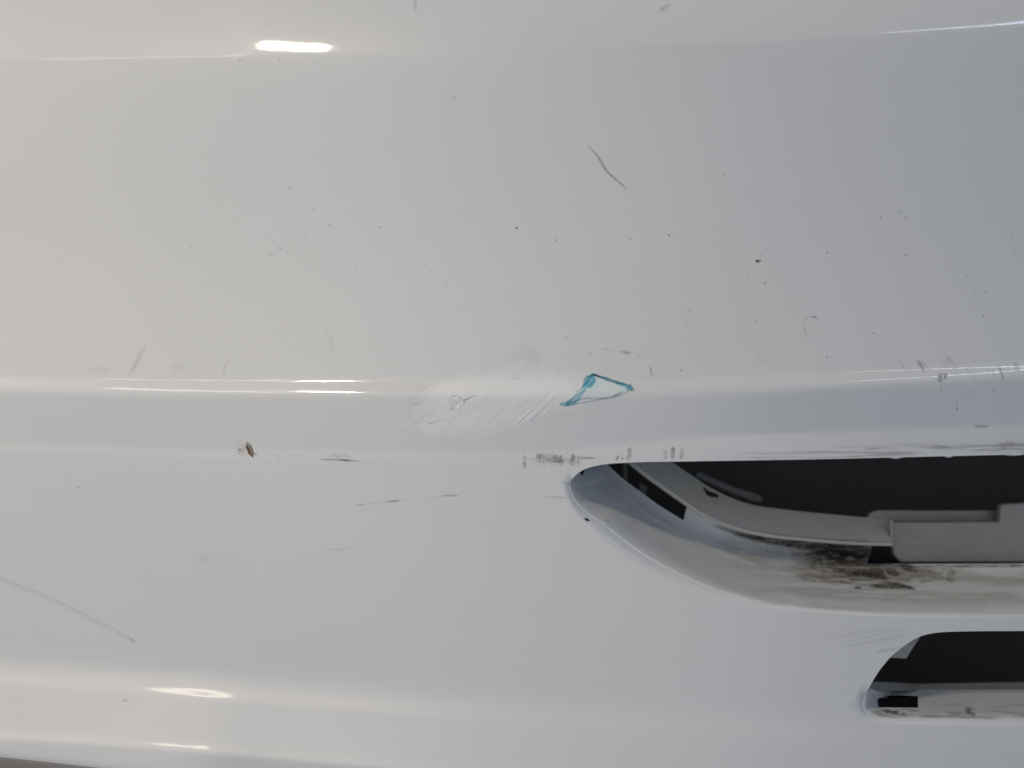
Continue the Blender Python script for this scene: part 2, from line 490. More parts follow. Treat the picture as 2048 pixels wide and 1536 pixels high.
# --- grille parts inside the upper opening
BEADL = smooth_line([(1240, 907), (1263.5, 926.4), (1290.4, 948.4), (1320, 970), (1344, 987.4), (1368.5, 1004.5), (1393, 1021.6), (1417.4, 1035), (1442, 1046),
                     (1466, 1054.6), (1490.6, 1062), (1539.5, 1071.6), (1600, 1078), (1694.5, 1086), (1784, 1089)], 8)
BEZT = smooth_line([(1310, 902), (1344, 924), (1368.5, 941), (1393, 957.5), (1417, 973), (1454, 992), (1491, 1006), (1527, 1014), (1600, 1023), (1694, 1032), (1736, 1035.5), (1783, 1038.5)], 8)
def y_bez(px, py):
    px = np.asarray(px, float); py = np.asarray(py, float)
    d = dist_line(px, py, BEADL).reshape(px.shape)
    return y_skin(px, py) + 0.0585 + 0.00035*d
BEZP = np.vstack([BEADL, BEZT[::-1]])
g = np.array([(a, b) for a in np.arange(1240, 1790, 9.0) for b in np.arange(900, 1095, 7.0)])
g = g[inside(g[:, 0], g[:, 1], BEZP)]; g = g[dist_line(g[:, 0], g[:, 1], BEZP) > 2]
CLIP = np.array([(1404, 974), (1411, 976), (1417, 982), (1428, 985), (1437, 990), (1436, 996), (1428, 994), (1421, 994), (1412, 989), (1409, 981)])
g = g[~inside(g[:, 0], g[:, 1], CLIP)]
bezel = sheet('grille_bezel', y_bez, g, [BEZP, CLIP], lambda x, y: inside(x, y, BEZP) & ~inside(x, y, CLIP), M_BEZEL, bumper)
strip('bezel_rim', BEZT, y_bez, [(0, 0), (0.003, 0)], M_BEZEL, bezel)
bp3 = P(BEADL[:, 0], BEADL[:, 1], y_bez(BEADL[:, 0], BEADL[:, 1]) - 0.0006)
tube('bezel_bead', bp3, np.interp(BEADL[:, 0], [1240, 1350, 1500, 1784], [0.00155, 0.0014, 0.0011, 0.0010]), M_BEAD, bezel)

flat = lambda dep: (lambda px, py: y_skin(px, 0*np.asarray(py)+1080.0) + dep)
plate('mounting_tab', smooth_line([(1738, 1046), (1736, 1036), (1742, 1027), (1755, 1021.3), (1775, 1021)], 4).tolist() +
      [(1850, 1021.5), (1920, 1021.6), (2006, 1021.6), (2006, 1052), (1790, 1052)], flat(0.080), 0.003, M_GREY, bumper)
plate('lower_bracket', [(1786, 1045), (1860, 1044.6), (1930, 1044), (2000, 1043.6), (2003, 1011), (2010, 1008.5), (2048, 1006.5), (2640, 985), (2640, 1121),
                        (2300, 1123), (2048, 1124.2), (1900, 1124.6), (1803, 1124.8), (1790, 1112), (1785, 1096)], flat(0.067), 0.004, M_GREY, bumper, 0.0012)
plate('bracket_rib', [(1780, 1039), (1787, 1041), (1790, 1094), (1782, 1093)], flat(0.063), 0.004, M_GREY, bumper, 0.0005)
SL = smooth_line([(1391, 948), (1400, 943.5), (1442, 963), (1478, 977.6), (1518, 989.5), (1527, 1003)], 8)
SLb = smooth_line([(1521, 1005), (1503, 1002.5), (1454, 983), (1417, 966), (1393, 956)], 8)
plate('grille_slat', np.vstack([SL, SLb]), flat(0.105), 0.006, M_DGREY, bumper, 0.0008)
plate('slot_rib', [(1247, 905), (1255, 905), (1255, 980), (1247, 975)], flat(0.085), 0.01, M_DGREY, bumper, 0.0005)
plate('slot_rib', [(1279, 965), (1295, 972), (1291, 1005), (1277, 1003)], flat(0.085), 0.01, M_DGREY, bumper, 0.0005)

# --- inside the lower opening
plate('clip_tab', [(1841, 1262), (1841, 1275), (1830, 1291), (1813, 1318), (1766, 1315.5), (1772, 1300), (1800, 1275)], flat(0.012), 0.0025, M_GREY, bumper, 0.0006)
plate('ledge_lip', [(1728, 1364), (1836, 1368.5), (2048, 1365), (2640, 1360), (2640, 1379), (2048, 1382), (1838, 1383.5), (1728, 1381)],
      lambda px, py: y_fl2(px, 0*py + 1372.0) - 0.004, 0.002, M_DGREY, bumper, 0.0006)  # shading and dirt put into the lip's dark colour

# --- dark tray behind the openings
tray = bpy.data.objects.new('radiator_shroud', None)
tray['label'] = 'black plastic shroud seen through the slots behind the white bumper'
tray['category'] = 'shroud'
link(tray)
def box(name, a, b, mat, parent):
    bm = bmesh.new(); bmesh.ops.create_cube(bm, size=1)
    for v in bm.verts:
        v.co = Vector([(a[i]+b[i])/2 + v.co[i]*(b[i]-a[i]) for i in range(3)])
    bmesh.ops.bevel(bm, geom=list(bm.edges), offset=0.002, segments=2, affect='EDGES')
    me = bpy.data.meshes.new(name); bm.to_mesh(me); bm.free(); me.materials.append(mat)
    return link(bpy.data.objects.new(name, me), parent)
box('back_panel', (0.02, 0.20, -0.21), (0.62, 0.206, 0.02), M_BLACK, tray)
box('top_panel', (0.02, 0.07, 0.012), (0.62, 0.199, 0.018), M_BLACK, tray)
box('bottom_panel', (0.02, 0.07, -0.216), (0.62, 0.199, -0.2105), M_BLACK, tray)
box('side_panel', (0.014, 0.07, -0.21), (0.0195, 0.199, 0.012), M_BLACK, tray)
box('divider', (0.02, 0.12, -0.128), (0.62, 0.1995, -0.122), M_BLACK, tray)

#MARKS
# ------------------------------------------------------------------ dirt, scuffs, scratches, some painted shade and reflections: thin films lying on the surface
class Film:
    def __init__(self, x0, y0, x1, y1, step=1.0, seed=1, gain=0.43):
        self.x, self.y = np.meshgrid(np.arange(x0, x1, step), np.arange(y0, y1, step))
        self.rgb = np.zeros(self.x.shape + (3,)); self.a = np.zeros(self.x.shape); self.h = np.zeros(self.x.shape)
        self.seed = seed; self.gain = gain
    def n(self, sx, sy, ang=0.0, k=0):
        c, s_ = math.cos(ang), math.sin(ang)
        u = self.x*c + self.y*s_; v = -self.x*s_ + self.y*c
        return 0.65*noise(u/sx + 77, v/sy + 91, self.seed + k) + 0.35*noise(u/sx*2.3 + 17, v/sy*2.3 + 31, self.seed + k + 50)
    def put(self, m, col):
        m = np.clip(m, 0, 1)*self.gain; out = m + self.a*(1-m)
        w_ = np.where(out > 1e-6, m/np.maximum(out, 1e-6), 0)[..., None]
        self.rgb = self.rgb*(1-w_) + np.array(col)*w_
        self.a = out
    def stroke(self, pts, wid, alpha, col, taper=0.25, rough=0.4, soft=0.8, grain=(9, 3)):
        p = np.array(pts, float)
        if len(p) > 2: p = smooth_line(p, 4)
        L = np.r_[0, np.cumsum(np.linalg.norm(np.diff(p, axis=0), axis=1))]
        best = np.full(self.x.shape, 1e9); tt = np.zeros(self.x.shape)
        for i in range(len(p)-1):
            d = p[i+1]-p[i]; l2 = d@d + 1e-9
            t = np.clip(((self.x-p[i][0])*d[0] + (self.y-p[i][1])*d[1])/l2, 0, 1)
            q = np.hypot(self.x-p[i][0]-t*d[0], self.y-p[i][1]-t*d[1])
            b_ = q < best; best[b_] = q[b_]; tt[b_] = (L[i] + t*(L[i+1]-L[i]))[b_]/L[-1]
        wl = wid/2*np.minimum(1, np.minimum(tt, 1-tt)/max(taper, 1e-3)*0.9 + 0.25)
        m = 1 - sstep(wl - soft*0.5, wl + soft, best)
        ang = math.atan2(p[-1][1]-p[0][1], p[-1][0]-p[0][0])
        m *= 1 - rough + rough*sstep(0.3, 0.65, self.n(grain[0], grain[1], ang, 3))
        self.put(m*alpha, col)
    def blob(self, cx, cy, rx, ry, alpha, col, ang=0.0, ragged=0.5, grain=(5, 5), hard=0.5):
        c, s_ = math.cos(ang), math.sin(ang)
        u = (self.x-cx)*c + (self.y-cy)*s_; v = -(self.x-cx)*s_ + (self.y-cy)*c
        r = np.hypot(u/rx, v/ry) + ragged*(self.n(grain[0], grain[1], ang, 7) - 0.5)*1.6
        self.put((1 - sstep(hard, 1.0, r))*alpha, col)
    def build(self, name, fn, parent, mat, label=None, lift=0.00012, stuff=False):
        ny, nx = self.x.shape
        keep = self.a > 0.012
        q = keep[:-1, :-1] | keep[1:, :-1] | keep[:-1, 1:] | keep[1:, 1:]
        if not q.any(): return None
        use = np.zeros((ny, nx), bool)
        use[:-1, :-1] |= q; use[1:, :-1] |= q; use[:-1, 1:] |= q; use[1:, 1:] |= q
        idx = np.full((ny, nx), -1); idx[use] = np.arange(use.sum())
        px, py = self.x[use], self.y[use]
        V = P(px, py, fn(px, py) - lift - self.h[use])
        f = np.stack([idx[:-1, :-1][q], idx[1:, :-1][q], idx[1:, 1:][q], idx[:-1, 1:][q]], 1)
        N = normals_of(fn, px, py)
        if np.abs(self.h).max() > 0:
            gy, gx = np.gradient(self.h, self.y[1, 0]-self.y[0, 0], self.x[0, 1]-self.x[0, 0])
            N = N + np.stack([-gx[use]/S, 0*px, gy[use]/S], 1)
            N /= np.linalg.norm(N, axis=1)[:, None]
        o = fast_mesh(name, V, f, mat, parent, N, np.concatenate([self.rgb[use], self.a[use][:, None]], 1))
        if label: o['label'] = label
        if stuff: o['kind'] = 'stuff'
        return o

def fast_mesh(name, V, f, mat, parent, N, col):
    me = bpy.data.meshes.new(name)
    me.vertices.add(len(V)); me.vertices.foreach_set('co', V.astype(np.float32).ravel())
    me.loops.add(f.size); me.loops.foreach_set('vertex_index', f.astype(np.int32).ravel())
    me.polygons.add(len(f)); me.polygons.foreach_set('loop_start', np.arange(0, f.size, f.shape[1], dtype=np.int32))
    me.polygons.foreach_set('use_smooth', np.ones(len(f), bool))
    me.update(calc_edges=True); me.validate()
    at = me.attributes.new('film', 'FLOAT_COLOR', 'POINT')
    at.data.foreach_set('color', col.astype(np.float32).ravel())
    me.materials.append(mat)
    me.normals_split_custom_set_from_vertices([tuple(c) for c in N])
    return link(bpy.data.objects.new(name, me), parent)

GREY = lin('5a5955', 1.5); DARK = (0.06, 0.055, 0.05); BROWN = (0.17, 0.10, 0.055); DUST = (0.33, 0.31, 0.27)

# the hair-like scratch
t = Film(1168, 282, 1264, 390, 0.8, 3)
t.stroke([(1177.5, 292), (1195, 311.5), (1205, 328.6), (1215, 344), (1232.4, 359.5), (1254, 378.5)], 4.6, 0.75, (0.24, 0.24, 0.23), 0.35, 0.2, 0.9)
t.build('scratch', y_out, skin, M_DIRT, 'curved grey scratch on the upper face')

# brown scuff
t = Film(464, 870, 530, 930, 0.8, 4, 0.95)
t.blob(484, 900, 12, 16, 0.22, DUST, 0, 0.8, (6, 6), 0.2)
t.stroke([(494, 885), (498, 896), (505, 913)], 10.5, 0.85, BROWN, 0.3, 0.55, 1.0, (14, 2.2))
t.stroke([(504, 908), (514, 908)], 2, 0.5, DARK, 0.3, 0.3)
t.blob(479, 899, 2.5, 3.5, 0.4, GREY, 0, 0.6)
t.build('scuff_mark', y_out, skin, M_DIRT, 'short brown scuff below the ridge')

# dark line with smear
t = Film(530, 896, 760, 932, 0.8, 5)
t.stroke([(638, 918.5), (676, 919.5), (722, 922.5)], 2.6, 0.75, (0.10, 0.10, 0.09), 0.2, 0.5, 0.8, (8, 3))
t.stroke([(676, 919.5), (704, 921)], 3.6, 0.75, DARK, 0.3, 0.4, 0.8, (6, 3))
t.stroke([(667, 905), (673, 912), (680, 919)], 3.0, 0.4, GREY, 0.3, 0.5)
t.stroke([(686, 908), (692, 906)], 3, 0.3, GREY, 0.3, 0.5)
t.blob(682, 912, 34, 7, 0.16, DUST, 0, 0.8, (12, 4), 0.2)
t.stroke([(552, 916), (578, 915)], 2.4, 0.28, GREY, 0.3, 0.6, 0.8, (6, 3))
t.stroke([(520, 908), (640, 913)], 1.8, 0.16, GREY, 0.3, 0.6, 0.8, (16, 3))
t.build('scuff_mark', y_out, skin, M_DIRT, 'thin dark horizontal scrape beside the brown scuff')

# broken faint scratch across the lower face
t = Film(650, 980, 1150, 1110, 1.0, 6)
t.stroke([(708, 1011), (767, 1004), (830, 997), (900, 991)], 1.6, 0.3, GREY, 0.2, 0.7, 0.8, (22, 3))
t.stroke([(714, 1010.5), (729, 1009.5)], 3.2, 0.45, GREY, 0.3, 0.4)
t.stroke([(772, 1004), (786, 1002), (799, 1001.5)], 4.0, 0.55, (0.15, 0.15, 0.14), 0.35, 0.4)
t.stroke([(886, 991.5), (904, 991), (916, 990.5)], 3.6, 0.5, (0.2, 0.2, 0.19), 0.35, 0.5)
t.stroke([(1095, 993), (1112, 994.5), (1140, 996)], 2.4, 0.45, GREY, 0.2, 0.6, 0.8, (8, 3))
t.stroke([(930, 992), (1100, 994)], 1.4, 0.12, GREY, 0.2, 0.7, 0.8, (30, 3))
t.stroke([(708, 1021), (790, 1013)], 1.6, 0.18, GREY, 0.2, 0.6, 0.8, (20, 3))
t.stroke([(656, 1099.5), (680, 1099), (700, 1096)], 3.0, 0.28, GREY, 0.3, 0.4)
t.build('scratch', y_out, skin, M_DIRT, 'faint broken scratch running towards the grille opening')

# rub marks along the lip above the opening
t = Film(1030, 885, 1390, 940, 0.8, 7, 0.66)
t.stroke([(1049, 911), (1048.5, 922), (1050, 936)], 6.0, 0.5, GREY, 0.25, 0.7, 1.2, (4, 5))
for k, (a_, b_, c_, d_, al) in enumerate([(1072, 1099, 908, 923, .62), (1100, 1127, 911, 926, .5), (1140, 1160, 909, 927, .55)]):
    wx = t.x + 9*(t.n(5, 4, 0.3, 60+k)-0.5); wy = t.y + 11*(t.n(4, 6, 0.2, 70+k)-0.5)
    m = sstep(a_-3, a_+4, wx)*(1-sstep(b_-5, b_+3, wx))*sstep(c_-3, c_+4, wy)*(1-sstep(d_-6, d_+4, wy))
    m *= 0.15 + 0.85*sstep(0.35, 0.62, 0.55*t.n(5, 26, 0, 20+k) + 0.45*t.n(9, 4, 0, 30+k))
    t.put(m*al, (0.19, 0.18, 0.16))
for a_ in (1080, 1087, 1103, 1121, 1146, 1156):
    t.stroke([(a_, 909), (a_+0.5, 933)], 2.5, 0.25, GREY, 0.4, 0.6, 1.0, (8, 3))
t.stroke([(1104, 924), (1126, 922)], 2.4, 0.5, DARK, 0.3, 0.5)
t.stroke([(1156, 916.5), (1190, 915.5)], 4.0, 0.4, GREY, 0.3, 0.4, 1.2)
t.blob(1110, 918, 62, 14, 0.16, DUST, 0, 0.7, (14, 6), 0.2)
t.stroke([(1232, 921), (1237, 912)], 5, 0.5, GREY, 0.2, 0.5, 1.0); t.blob(1245, 916, 3.5, 3, 0.45, GREY, 0, 0.4)
t.stroke([(1256, 920), (1260, 895)], 8, 0.45, (0.24, 0.22, 0.19), 0.2, 0.6, 1.2, (5, 2))
t.stroke([(1330, 919), (1331, 899)], 6, 0.34, GREY, 0.2, 0.6, 1.2, (4, 4))
t.stroke([(1345, 918), (1346, 894)], 7.5, 0.6, (0.16, 0.15, 0.14), 0.2, 0.45, 1.2, (5, 4))
t.stroke([(1362, 918), (1365, 896)], 7, 0.42, (0.24, 0.22, 0.20), 0.2, 0.6, 1.2, (4, 4))
t.build('scuff_mark', y_out, skin, M_DIRT, 'row of grey rub marks on the lip above the opening')

# streaky grime along the lip, right
t = Film(1150, 838, 2200, 922, 2.0, 8, 0.8)
lipy = (t.y - (918 - (t.x-1600)*0.022))      # 0 at the edge, negative above
top_ = np.interp(t.x, [1150, 1380, 1700, 2048, 2200], [908, 896, 888, 876, 870])
dens = sstep(0, 14, t.y-top_)*(1-sstep(-3, 1, lipy))*sstep(1250, 1550, t.x)
st = sstep(0.42, 0.72, t.n(110, 3.2, -0.022, 1))
t.put(dens*st*0.34*sstep(1280, 1750, t.x), (0.27, 0.245, 0.21))
st2 = sstep(0.55, 0.8, t.n(60, 5.0, -0.022, 9))
t.put(dens*st2*0.42*sstep(1450, 1950, t.x)*(1-sstep(-14, -6, lipy)), (0.15, 0.125, 0.10))
t.build('grime_film', y_out, skin, M_DIRT, 'streaky grey grime along the lip above the opening', stuff=True)
t = Film(1940, 840, 2060, 900, 0.8, 9)
t.stroke([(1949, 853), (1977, 852)], 5, 0.6, (0.17, 0.16, 0.16), 0.2, 0.5, 1.0, (6, 2.5))
t.build('scuff_mark', y_out, skin, M_DIRT, 'short dark rub on the lip near the right edge')
t = Film(1970, 870, 2060, 905, 0.8, 32)
t.blob(2014, 888, 30, 9, 0.6, (0.16, 0.15, 0.14), -0.1, 0.35, (9, 4), 0.1)
t.build('scuff_mark', y_out, skin, M_DIRT, 'dirty smudge on the lip at the right edge')
t = Film(1985, 860, 2012, 884, 0.8, 9, 1.0)
t.blob(1997.5, 872, 5.5, 4.5, 0.95, (0.86, 0.86, 0.86), 0.4, 0.6, (4, 4), 0.6)
t.build('paint_chip', y_out, skin, M_DIRT, 'white chip of paint near the right edge')

# scratches crossing the ridge, right
t = Film(1690, 690, 2060, 830, 0.8, 10)
t.stroke([(1834, 718), (1841, 729), (1849.5, 743)], 6.5, 0.6, (0.12, 0.12, 0.12), 0.4, 0.55, 1.2, (8, 2.4))
t.stroke([(1843, 721), (1860, 741)], 5, 0.22, GREY, 0.3, 0.6, 1.2, (8, 2.4))
t.stroke([(1799, 719), (1806, 731), (1815, 746)], 5, 0.30, GREY, 0.4, 0.6, 1.2, (8, 2.4))
t.stroke([(1744, 715), (1756, 728), (1766, 748)], 2.4, 0.2, GREY, 0.4, 0.6, 1.0)
t.stroke([(1884, 704), (1899, 718), (1913, 737)], 4, 0.28, GREY, 0.4, 0.6, 1.2)
t.blob(1896, 724, 12, 16, 0.12, GREY, 0.4, 0.9, (4, 9), 0.2)
for (a_, b_, c_, d_) in [(1876, 1884.5, 747, 755), (1887, 1894, 747, 757), (1877, 1884, 756, 766)]:
    wx = t.x + 3.5*(t.n(4, 5, 0.3, 61)-0.5); wy = t.y + 5*(t.n(3, 6, 0.2, 71)-0.5)
    m = sstep(a_-1.5, a_+1.5, wx)*(1-sstep(b_-1.5, b_+1.5, wx))*sstep(c_-1.5, c_+2, wy)*(1-sstep(d_-2, d_+1.5, wy))
    t.put(m*(0.35+0.5*sstep(0.35, 0.6, t.n(2.4, 9, 0, 2))), (0.10, 0.10, 0.10))
t.stroke([(1882, 768), (1883, 790)], 5, 0.18, GREY, 0.3, 0.6, 1.2)
t.stroke([(1997, 730), (2002, 744), (2007.5, 760)], 3.2, 0.75, (0.09, 0.09, 0.09), 0.35, 0.3, 0.9)
t.stroke([(2029, 725), (2037.5, 743)], 7, 0.45, (0.14, 0.14, 0.14), 0.3, 0.6, 1.2, (6, 2.5))
t.stroke([(1932, 735), (1935, 742)], 4, 0.35, GREY, 0.3, 0.4); t.stroke([(1945, 738), (1949, 760)], 2.2, 0.22, GREY)
t.stroke([(1985, 745), (1988, 758)], 2, 0.3, GREY); t.stroke([(2008, 738), (2012, 745)], 3, 0.25, GREY)
t.stroke([(1914, 818), (1915, 800), (1932, 788), (1960, 778)], 2.4, 0.22, GREY, 0.2, 0.6); t.blob(1914, 817.5, 2.4, 3.0, 0.7, DARK, 0, 0.3)
t.build('scratch', y_out, skin, M_DIRT, 'cluster of dark slanted scratches across the ridge on the right')

# the curled scratch
t = Film(1596, 622, 1650, 690, 0.8, 11)
t.stroke([(1622, 633), (1627, 633.5), (1636, 636.5)], 3.6, 0.7, (0.12, 0.12, 0.12), 0.4, 0.2)
t.stroke([(1624, 632.5), (1613, 635), (1607, 644), (1608.5, 655), (1612, 668), (1620, 680)], 2.6, 0.3, GREY, 0.2, 0.5)
t.build('scratch', y_out, skin, M_DIRT, 'small curled grey scratch above the ridge on the right')
t = Film(1480, 690, 1560, 750, 0.9, 12)
t.stroke([(1509, 706), (1520, 717), (1530, 728)], 2.6, 0.28, GREY, 0.3, 0.5)
t.build('scratch', y_out, skin, M_DIRT)

# small cluster above the blue mark, and a pale brown rub left of it
t = Film(1000, 680, 1330, 765, 0.9, 13)
t.stroke([(1205, 699), (1216, 697)], 2.6, 0.3, GREY); t.stroke([(1240, 703.5), (1250, 704.5), (1258, 709)], 4.4, 0.6, (0.15, 0.15, 0.14), 0.3, 0.5)
t.stroke([(1253, 702), (1262, 706)], 3, 0.4, GREY); t.blob(1279, 710, 3.2, 1.8, 0.5, GREY, 0, 0.4); t.stroke([(1214, 703), (1236, 702)], 2.4, 0.22, GREY, 0.3, 0.7, 0.8, (5, 3))
t.stroke([(1181, 704), (1182, 711)], 3, 0.4, GREY); t.blob(1226, 730, 3, 2, 0.25, GREY)
t.build('scuff_mark', y_out, skin, M_DIRT, 'tiny dark scuffs above the blue paint mark')
t = Film(1290, 722, 1315, 764, 0.9, 33)
t.stroke([(1300, 731), (1302, 742), (1304.5, 754)], 3.6, 0.5, (0.18, 0.18, 0.17), 0.4, 0.3)
t.build('scratch', y_out, skin, M_DIRT)
t = Film(1000, 680, 1090, 740, 0.9, 13)
t.blob(1046, 710, 36, 24, 0.13, (0.40, 0.36, 0.28), 0, 0.9, (7, 22), 0.15)
for a_ in (1014, 1028, 1062, 1068):
    t.stroke([(a_, 697), (a_+1, 725)], 3, 0.10, GREY, 0.3, 0.6)
t.build('smear', y_out, skin, M_DIRT, 'pale brown rub above the sanded patch')

# faint slanted smears, left
t = Film(160, 640, 700, 770, 1.2, 14)
t.stroke([(291, 690), (276, 717), (257, 755)], 11, 0.22, (0.38, 0.35, 0.29), 0.35, 0.65, 2.0, (26, 2.2))
t.stroke([(286, 700), (258, 752)], 2.4, 0.28, GREY, 0.3, 0.6, 0.9, (14, 2.5))
t.blob(357, 732, 17, 20, 0.12, (0.38, 0.34, 0.28), 0.9, 0.9, (5, 12), 0.2)
t.build('smear', y_out, skin, M_DIRT, 'faint slanted grey smears above the ridge on the left')
t = Film(430, 710, 470, 768, 1.0, 29)
t.stroke([(455, 721), (449, 737), (443, 756)], 2.8, 0.28, GREY, 0.3, 0.5)
t.build('scratch', y_out, skin, M_DIRT)
t = Film(160, 715, 235, 760, 1.0, 30)
t.stroke([(213, 730), (213.5, 747)], 3, 0.2, GREY, 0.3, 0.4); t.blob(196, 737, 26, 10, 0.09, GREY, 0, 0.9, (9, 6), 0.2)
t.build('smear', y_out, skin, M_DIRT)
t = Film(630, 630, 690, 725, 1.0, 31)
t.stroke([(644, 642), (653, 662), (663, 684), (666, 712)], 2.0, 0.24, GREY, 0.2, 0.5)
t.build('scratch', y_out, skin, M_DIRT)

# long grey streak low on the left
t = Film(-60, 1120, 300, 1300, 1.2, 15)
t.stroke([(-60, 1132), (0, 1157), (90, 1193), (183, 1238), (269, 1283)], 8.0, 0.20, (0.38, 0.37, 0.36), 0.03, 0.6, 2.6, (30, 4))
t.blob(265, 1281, 8, 5, 0.25, GREY, 0.5, 0.3)
t.build('smear', y_out, skin, M_DIRT, 'long straight grey streak low on the left')
t = Film(380, 1090, 440, 1150, 1.2, 16)
t.blob(407, 1116, 15, 13, 0.18, (0.4, 0.4, 0.4), -0.6, 0.6, (8, 8), 0.3)
t.build('smear', y_out, skin, M_DIRT)
t = Film(225, 1385, 275, 1418, 1.0, 17)
t.blob(248, 1401, 9, 5, 0.4, (0.36, 0.36, 0.36), 0, 0.7, (5, 5), 0.2)
t.build('smear', y_out, skin, M_DIRT)
t = Film(820, 0, 920, 210, 1.2, 18)
t.stroke([(828, -6), (832, 22)], 6, 0.35, GREY, 0.3, 0.4, 2.0)
t.build('smear', y_out, skin, M_DIRT)
t = Film(895, 180, 925, 212, 1.0, 28)
t.blob(909, 195, 4, 9, 0.22, GREY, -0.5, 0.4)
t.build('smear', y_out, skin, M_DIRT)
t = Film(1310, 0, 1350, 34, 1.0, 19)
t.stroke([(1319, 22), (1327, 16), (1340, 9)], 6, 0.4, GREY, 0.3, 0.5, 1.6)
t.build('smear', y_out, skin, M_DIRT)

# scrapes and painted streak reflections by the corner of the lower opening
t = Film(1620, 1235, 1850, 1420, 1.2, 20)
for (p_, w_, a_) in [([(1640, 1279), (1720, 1265), (1790, 1256)], 7, .16), ([(1700, 1292), (1770, 1278), (1835, 1266)], 9, .25), ([(1690, 1284), (1760, 1268), (1815, 1259)], 4, .18),
                     ([(1752, 1303), (1790, 1297), (1806, 1290)], 6, .3)]:
    t.stroke(p_, w_, a_, (0.36, 0.35, 0.38), 0.4, 0.6, 2.0, (40, 2.5))
t.stroke([(1712, 1400), (1722, 1388), (1732, 1374)], 6, 0.25, GREY, 0.3, 0.5, 1.6)
t.build('scuff_mark', y_out, skin, M_DIRT, 'pale grey scrapes and painted streak reflections at the corner of the lower opening')

# bare filler patch rubbed smooth on the ridge
t = Film(790, 720, 1210, 885, 1.0, 21, 1.0)
u = (t.x - (t.y-800)*-0.55)                       # slanted left and right ends
edge = 34*(t.n(34, 18, -0.5, 2)-0.5) + 14*(t.n(9, 5, -0.6, 22)-0.5)
lo = np.interp(t.x, [800, 860, 930, 1060, 1200], [800, 762, 748, 742, 746]) + 0.6*edge
hi = np.interp(t.x, [800, 850, 900, 960, 1030, 1090, 1200], [840, 858, 868, 864, 848, 818, 800]) + 0.8*edge
m = sstep(-16, 16, t.y-lo)*sstep(-18, 18, hi-t.y)*sstep(815, 885, u+edge)*(1-sstep(1130, 1205, t.x+0.4*edge))
m = np.clip(m*(0.78 + 0.45*t.n(60, 3.2, -0.62, 4)), 0, 1)
t.put(m, (0.90, 0.90, 0.885))
wear = sstep(0.50, 0.72, t.n(30, 20, -0.4, 14))*sstep(0.45, 0.7, t.n(70, 3.0, -0.62, 15))
t.h = m*(0.000022*wear + 0.00006*(t.n(40, 22, -0.4, 6)-0.5) + 0.000018*(t.n(8, 6, 0.3, 13)-0.5))
th_ = np.arctan2(t.y-806, t.x-912)
rr = np.hypot((t.x-912)/1.2, t.y-806)*(1 + 0.55*(noise(th_*1.6+9, 0*th_, 3)-0.5)) + 5*(t.n(6, 5, 0.4, 16)-0.5)
t.h += 0.00020*np.exp(-((rr-11)/3.2)**2)*sstep(0.35, 0.7, t.n(11, 9, 0.8, 8)) - 0.00010*np.exp(-(rr/6.5)**2)
for k in range(7):
    bx = 1026 + 8*k + 9*math.sin(k*2.3); by = 853 - 3.2*k + 4*math.sin(k*3.1); ln = 46 + 30*math.sin(k*1.7)
    e_ = np.array([bx+ln*0.82, by-ln*0.72])
    t.h += 0.00007*np.exp(-(dist_line(t.x, t.y, np.array([[bx, by], e_])).reshape(t.x.shape)/1.7)**2)
    if k in (1, 3, 6): t.stroke([(bx, by), e_], 2.6, 0.75, (0.93, 0.93, 0.93), 0.3, 0.4, 0.8)
for k in range(22):
    bx = 850 + 13*k + 11*math.sin(k*4.3); by = 846 - 1.2*k + 12*math.sin(k*2.9); ln = 30 + 34*abs(math.sin(k*1.37))
    t.stroke([(bx, by), (bx+ln*0.82, by-ln*(0.66+0.1*math.sin(k)))], 1.8 + 1.6*abs(math.sin(k*3.3)), 0.35, [(0.97, 0.97, 0.96), (0.66, 0.66, 0.64)][k % 3 == 0], 0.4, 0.6, 1.4, (20, 2))
t.stroke([(899, 799), (906, 793), (915, 792), (926, 800), (934, 798), (944, 793)], 2.4, 0.6, (0.28, 0.25, 0.2), 0.2, 0.5)
t.stroke([(926, 801), (932, 804)], 3, 0.4, (0.3, 0.27, 0.22)); t.stroke([(937, 796.5), (952, 791)], 3, 0.45, (0.25, 0.23, 0.2), 0.2, 0.7, 0.8, (3, 3))
t.stroke([(903, 820), (906, 813)], 2, 0.6, DARK)
t.stroke([(826, 812), (846, 800)], 2.6, 0.4, GREY, 0.3, 0.5); t.stroke([(853, 849), (886, 838)], 3, 0.45, (0.33, 0.31, 0.26), 0.3, 0.5)
t.stroke([(818, 800), (858, 768)], 7, 0.2, (0.45, 0.43, 0.38), 0.3, 0.6, 2.0, (22, 2)); t.stroke([(815, 856), (870, 820)], 5, 0.14, (0.4, 0.38, 0.33), 0.3, 0.6, 2.0)
for (a_, b_) in ((818, 885), (891, 877), (962, 884), (1000, 888)):
    t.stroke([(a_, b_-6), (a_, b_+8)], 3, 0.2, GREY, 0.3, 0.5)
t.build('abraded_patch', y_out, skin, M_CHALK, 'matt white sanded patch with a small chipped crater on the ridge', lift=0.00002)

